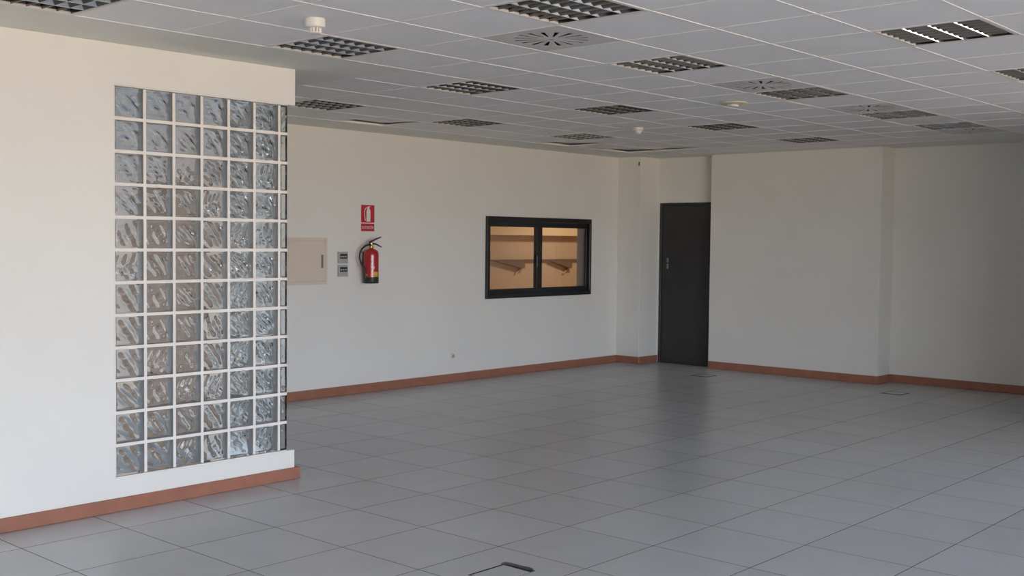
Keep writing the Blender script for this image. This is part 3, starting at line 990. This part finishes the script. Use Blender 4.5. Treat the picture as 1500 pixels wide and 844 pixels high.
# handle and lever point right and towards the room
hv = Vector((0.80, -0.60, 0)).normalized()
z0 = HB + 0.058
bm = bmesh.new()
add_tube(bm, [Vector((-0.02, 0.012, z0 - 0.012)), Vector((0, 0, z0)), hv * 0.05 + Vector((0, 0, z0 - 0.008)), hv * 0.11 + Vector((0, 0, z0 - 0.040))], [0.012, 0.011, 0.009, 0.006], 8)
part('carry_handle', bm, M['rubber'], fe, smooth=True)
bm = bmesh.new()
add_tube(bm, [Vector((-0.022, 0.012, z0 + 0.010)), Vector((0, 0, z0 + 0.020)), hv * 0.05 + Vector((0, 0, z0 + 0.046)), hv * 0.105 + Vector((0, 0, z0 + 0.068))], [0.012, 0.012, 0.009, 0.006], 8)
part('squeeze_lever', bm, M['rubber'], fe, smooth=True)
bm = bmesh.new()
lv = Vector((-0.80, 0.60, 0)).normalized()
def lp(s, z):
    return Vector((lv.x * s, lv.y * s * 0.25 - 0.01, z))
hose = [lp(0.01, z0 - 0.02), lp(0.05, z0 - 0.016), lp(0.10, z0 - 0.028), lp(0.152, z0 - 0.062), lp(0.182, z0 - 0.112), lp(0.184, z0 - 0.165), lp(0.162, z0 - 0.215), lp(0.122, z0 - 0.258), lp(0.108, z0 - 0.285)]
add_tube(bm, hose, 0.0105, 10)
part('hose', bm, M['rubber'], fe, smooth=True)
bm = bmesh.new()
add_tube(bm, [hose[-1], lp(0.104, z0 - 0.33), lp(0.102, z0 - 0.375)], [0.013, 0.015, 0.017], 10)
part('nozzle', bm, M['rubber'], fe, smooth=True)
part('wall_bracket', boxes((-0.03, 0.03, exr - 0.004, 0.104, 0.27, 0.30), (-0.045, 0.045, 0.098, 0.104, 0.20, 0.34)), M['panelgrey'], fe)
def wrap_patch(a0, a1, z0_, z1_, m, name, rad, n=8):
    bm = bmesh.new()
    rows = []
    for z in (z0_, z1_):
        rows.append([bm.verts.new((rad * math.cos(a0 + (a1 - a0) * k / n), rad * math.sin(a0 + (a1 - a0) * k / n), z)) for k in range(n + 1)])
    for k in range(n):
        bm.faces.new((rows[0][k], rows[0][k + 1], rows[1][k + 1], rows[1][k]))
    return part(name, bm, m, body, smooth=True)
va = math.atan2(-exy, -7.965)          # angle of the side facing the room corner
wrap_patch(va + 0.35, va + 1.05, 0.072, 0.125, M['yellow'], 'yellow_label', exr + 0.0008)
wrap_patch(va - 1.0, va - 0.55, 0.085, 0.100, M['yellow'], 'yellow_label', exr + 0.0008)
# white round emblem and strokes printed on the shell
def on_shell(a, z):
    return (exr + 0.001) * math.cos(a), (exr + 0.001) * math.sin(a), z
bm = bmesh.new()
n = 20
ca, cz = va + 0.22, 0.172
inner_, outer_ = [], []
for k in range(n):
    t = 2 * math.pi * k / n
    inner_.append(bm.verts.new(on_shell(ca + 0.15 * math.cos(t), cz + 0.014 * math.sin(t))))
    outer_.append(bm.verts.new(on_shell(ca + 0.24 * math.cos(t), cz + 0.021 * math.sin(t))))
for k in range(n):
    bm.faces.new((inner_[k], inner_[(k + 1) % n], outer_[(k + 1) % n], outer_[k]))
part('white_emblem', bm, M['signwhite'], body)
wrap_patch(va + 0.10, va + 0.32, 0.236, 0.246, M['signwhite'], 'white_print', exr + 0.001, 4)
wrap_patch(va + 0.02, va + 0.14, 0.222, 0.240, M['signwhite'], 'white_print', exr + 0.001, 4)

# wall socket low on the back wall
so = tag(empty('wall_socket', (9.318, YB, 0.262)), 'small white wall socket low on the back wall', 'socket')
part('plate', boxes((-0.042, 0.042, -0.010, -0.001, 0, 0.084)), M['plastic'], so, bevel=0.003)
bm = bmesh.new()
add_lathe(bm, [(0.026, 0.0), (0.026, 0.0015), (0.021, 0.0018)], 20)
part('insert', bm, M['greyplastic'], so, smooth=True, loc=(0, -0.0102, 0.042), rot=(math.radians(90), 0, 0))
for s_ in (-1, 1):
    bm = bmesh.new()
    add_lathe(bm, [(0.004, 0.0), (0.004, 0.0012)], 10)
    part('pin_hole', bm, M['slot'], so, loc=(s_ * 0.0095, -0.0118, 0.042), rot=(math.radians(90), 0, 0))
# small dark cable bracket near the ceiling in the corner
cb = tag(empty('cable_clip', (XCOL - 0.001, YCOL + 0.03, 2.70)), 'tiny brown cable clip high on the corner column', 'clip')
part('body', boxes((-0.012, 0, -0.010, 0.010, 0, 0.05)), M['halldark'], cb, bevel=0.002)
part('screw', boxes((-0.015, -0.0121, -0.003, 0.003, 0.022, 0.028)), M['steel'], cb)
